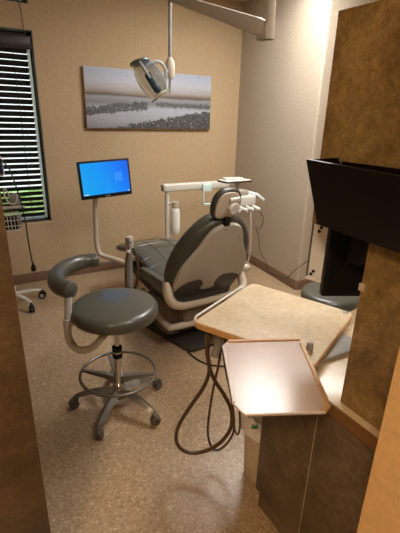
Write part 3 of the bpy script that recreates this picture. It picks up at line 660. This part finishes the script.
MB().tube([(1.172, 2.835, 1.905), (1.19, 2.83, 1.928), (1.235, 2.83, 1.95), (1.285, 2.835, 1.952), (1.328, 2.85, 1.922), (1.345, 2.865, 1.875), (1.345, 2.865, 1.83)], [.008, .010, .012, .013, .013, .012, .008], 12, smooth=5).build('yoke', 'grey', dg, True)
MB().cyl((1.34, 2.868, 1.90), (1.385, 2.895, 1.91), .012).build('yoke_pin', 'grey', dg, True)

# ------------------------------------------------------------------ vital-signs stand at the left
vs = thing('rolling_stand', 'white wheeled stand with wire basket half hidden by the left partition', 'medical stand', (.2, 3.58, 0))
VC = V((.2, 3.58, 0))
for k in range(5):
    a = radians(11 + 72 * k); d = V((cos(a), sin(a), 0))
    MB().tube([VC + d * .03 + V((0, 0, .105)), VC + d * .14 + V((0, 0, .10)), VC + d * .235 + V((0, 0, .082))], [.026, .022, .016], 10, smooth=4, flat=.7).build('leg', 'white', vs, True)
    caster(vs, VC + d * .235 + V((0, 0, .085)), a + (.5 if k % 2 else -.6), .032, 'black')
MB().lathe([(0, .08), (.04, .08), (.04, .12), (.02, .14), (.016, .15), (.016, 1.2), (0, 1.2)], VC, n=20).build('pole', 'white', vs, True)
MB().cyl((.2, 3.5, .885), (.372, 3.47, .885), .012).build('push_bar', 'white', vs, True)
MB().box((.27, 3.475, .90), (.35, 3.53, .985), .012).build('cuff_holder', 'grey', vs, True)
MB().box((.10, 3.49, 1.13), (.26, 3.60, 1.28), .02, 3).build('vitals_display', 'white', vs, True)
MB().box((.115, 3.486, 1.15), (.252, 3.492, 1.265), .003).build('display_screen', 'blue', vs, True)
w = MB(); x0, x1, y0_, y1_, z0, z1 = .13, .33, 3.46, 3.58, .70, .83
for i in range(9): x = x0 + (x1 - x0) * i / 8; w.tube([(x, y0_, z1), (x, y0_, z0), (x, y1_, z0), (x, y1_, z1)], .003, 6)
for i in range(6): y = y0_ + (y1_ - y0_) * i / 5; w.tube([(x0, y, z1), (x0, y, z0), (x1, y, z0), (x1, y, z1)], .003, 6)
for z in (z0 + .04, z0 + .085, z1): w.tube([(x0, y0_, z), (x1, y0_, z), (x1, y1_, z), (x0, y1_, z)], .0035, 6, closed=True)
w.build('wire_basket', 'white', vs, True)
MB().box((.15, 3.475, .706), (.315, 3.57, .80), .01).build('cuff_pouch', 'black', vs, True)
MB().tube([(.27, 3.478, .98), (.24, 3.46, 1.05), (.235, 3.47, .98), (.27, 3.46, .92), (.31, 3.46, .93), (.32, 3.47, .99), (.29, 3.475, 1.0)], .006, 8, smooth=5).build('coiled_lead', 'white', vs, True)
MB().tube([(.22, 3.50, 1.24), (.25, 3.46, 1.25), (.30, 3.44, 1.17), (.345, 3.43, .92), (.357, 3.43, .78), (.36, 3.43, .6), (.368, 3.43, .45), (.372, 3.43, .40)], .0055, 8, smooth=5).build('power_lead', 'cordm', vs, True)
MB().lathe([(0, 0), (.018, 0), (.021, .012), (.02, .035), (.010, .055), (.005, .075), (0, .075)], (.373, 3.43, .345), n=16).build('plug', 'black', vs, True)

# ------------------------------------------------------------------ lamps of the room
def ceiling_light(label, x0, x1, y0, y1, rgb, k):
    t = thing('ceiling_light', label, 'ceiling light', ((x0 + x1) / 2, (y0 + y1) / 2, CZ - .03))
    fr = MB(); w = .03
    fr.box((x0 - w, y0 - w, CZ - .03), (x0, y1 + w, CZ - .001)).box((x1, y0 - w, CZ - .03), (x1 + w, y1 + w, CZ - .001)).box((x0, y0 - w, CZ - .03), (x1, y0, CZ - .001)).box((x0, y1, CZ - .03), (x1, y1 + w, CZ - .001))
    fr.build('frame', 'white', t, True, smooth=False)
    MB().box((x0, y0, CZ - .022), (x1, y1, CZ - .004)).build('diffuser', emit('lit_diffuser', rgb, k), t, True, smooth=False)
    return t
ceiling_light('white ceiling light panel above the dental chair', 1.9, 2.5, 1.75, 2.95, (1.0, .985, .96, 1.0), 27.0)
ceiling_light('white ceiling light panel above the tall brown cabinet', 1.0, 1.6, -.1, .7, (1.0, .985, .96, 1.0), 24.0)
ceiling_light('warm ceiling light panel in the doorway passage', -1.1, -.5, -.8, -.2, (1.0, .74, .46, 1.0), 44.0)

W = bpy.data.worlds.new('overcast_daylight'); S.world = W; W.use_nodes = True
bg = W.node_tree.nodes['Background']; bg.inputs[0].default_value = (.86, .93, 1.0, 1); bg.inputs[1].default_value = 2.6

# ------------------------------------------------------------------ camera
cam = bpy.data.objects.new('camera', bpy.data.cameras.new('camera')); COL.objects.link(cam); S.camera = cam
Xc = V((.86821702, -.4954936, .02617815)); Yc = V((-.15176151, -.3154109, -.93674138)); Zc = V((.47240623, .80932197, -.34904197))
cam.matrix_world = M(((Xc.x, -Yc.x, -Zc.x, 0), (Xc.y, -Yc.y, -Zc.y, 0), (Xc.z, -Yc.z, -Zc.z, 1.6), (0, 0, 0, 1)))
cam.data.sensor_fit = 'VERTICAL'; cam.data.sensor_height = 24.0; cam.data.lens = 24.0 * 400 / 533; cam.data.clip_start = .02

S.view_settings.view_transform = 'Standard'; S.view_settings.look = 'None'; S.view_settings.gamma = 1.0
S.view_settings.use_curve_mapping = False; S.view_settings.exposure = 0.1
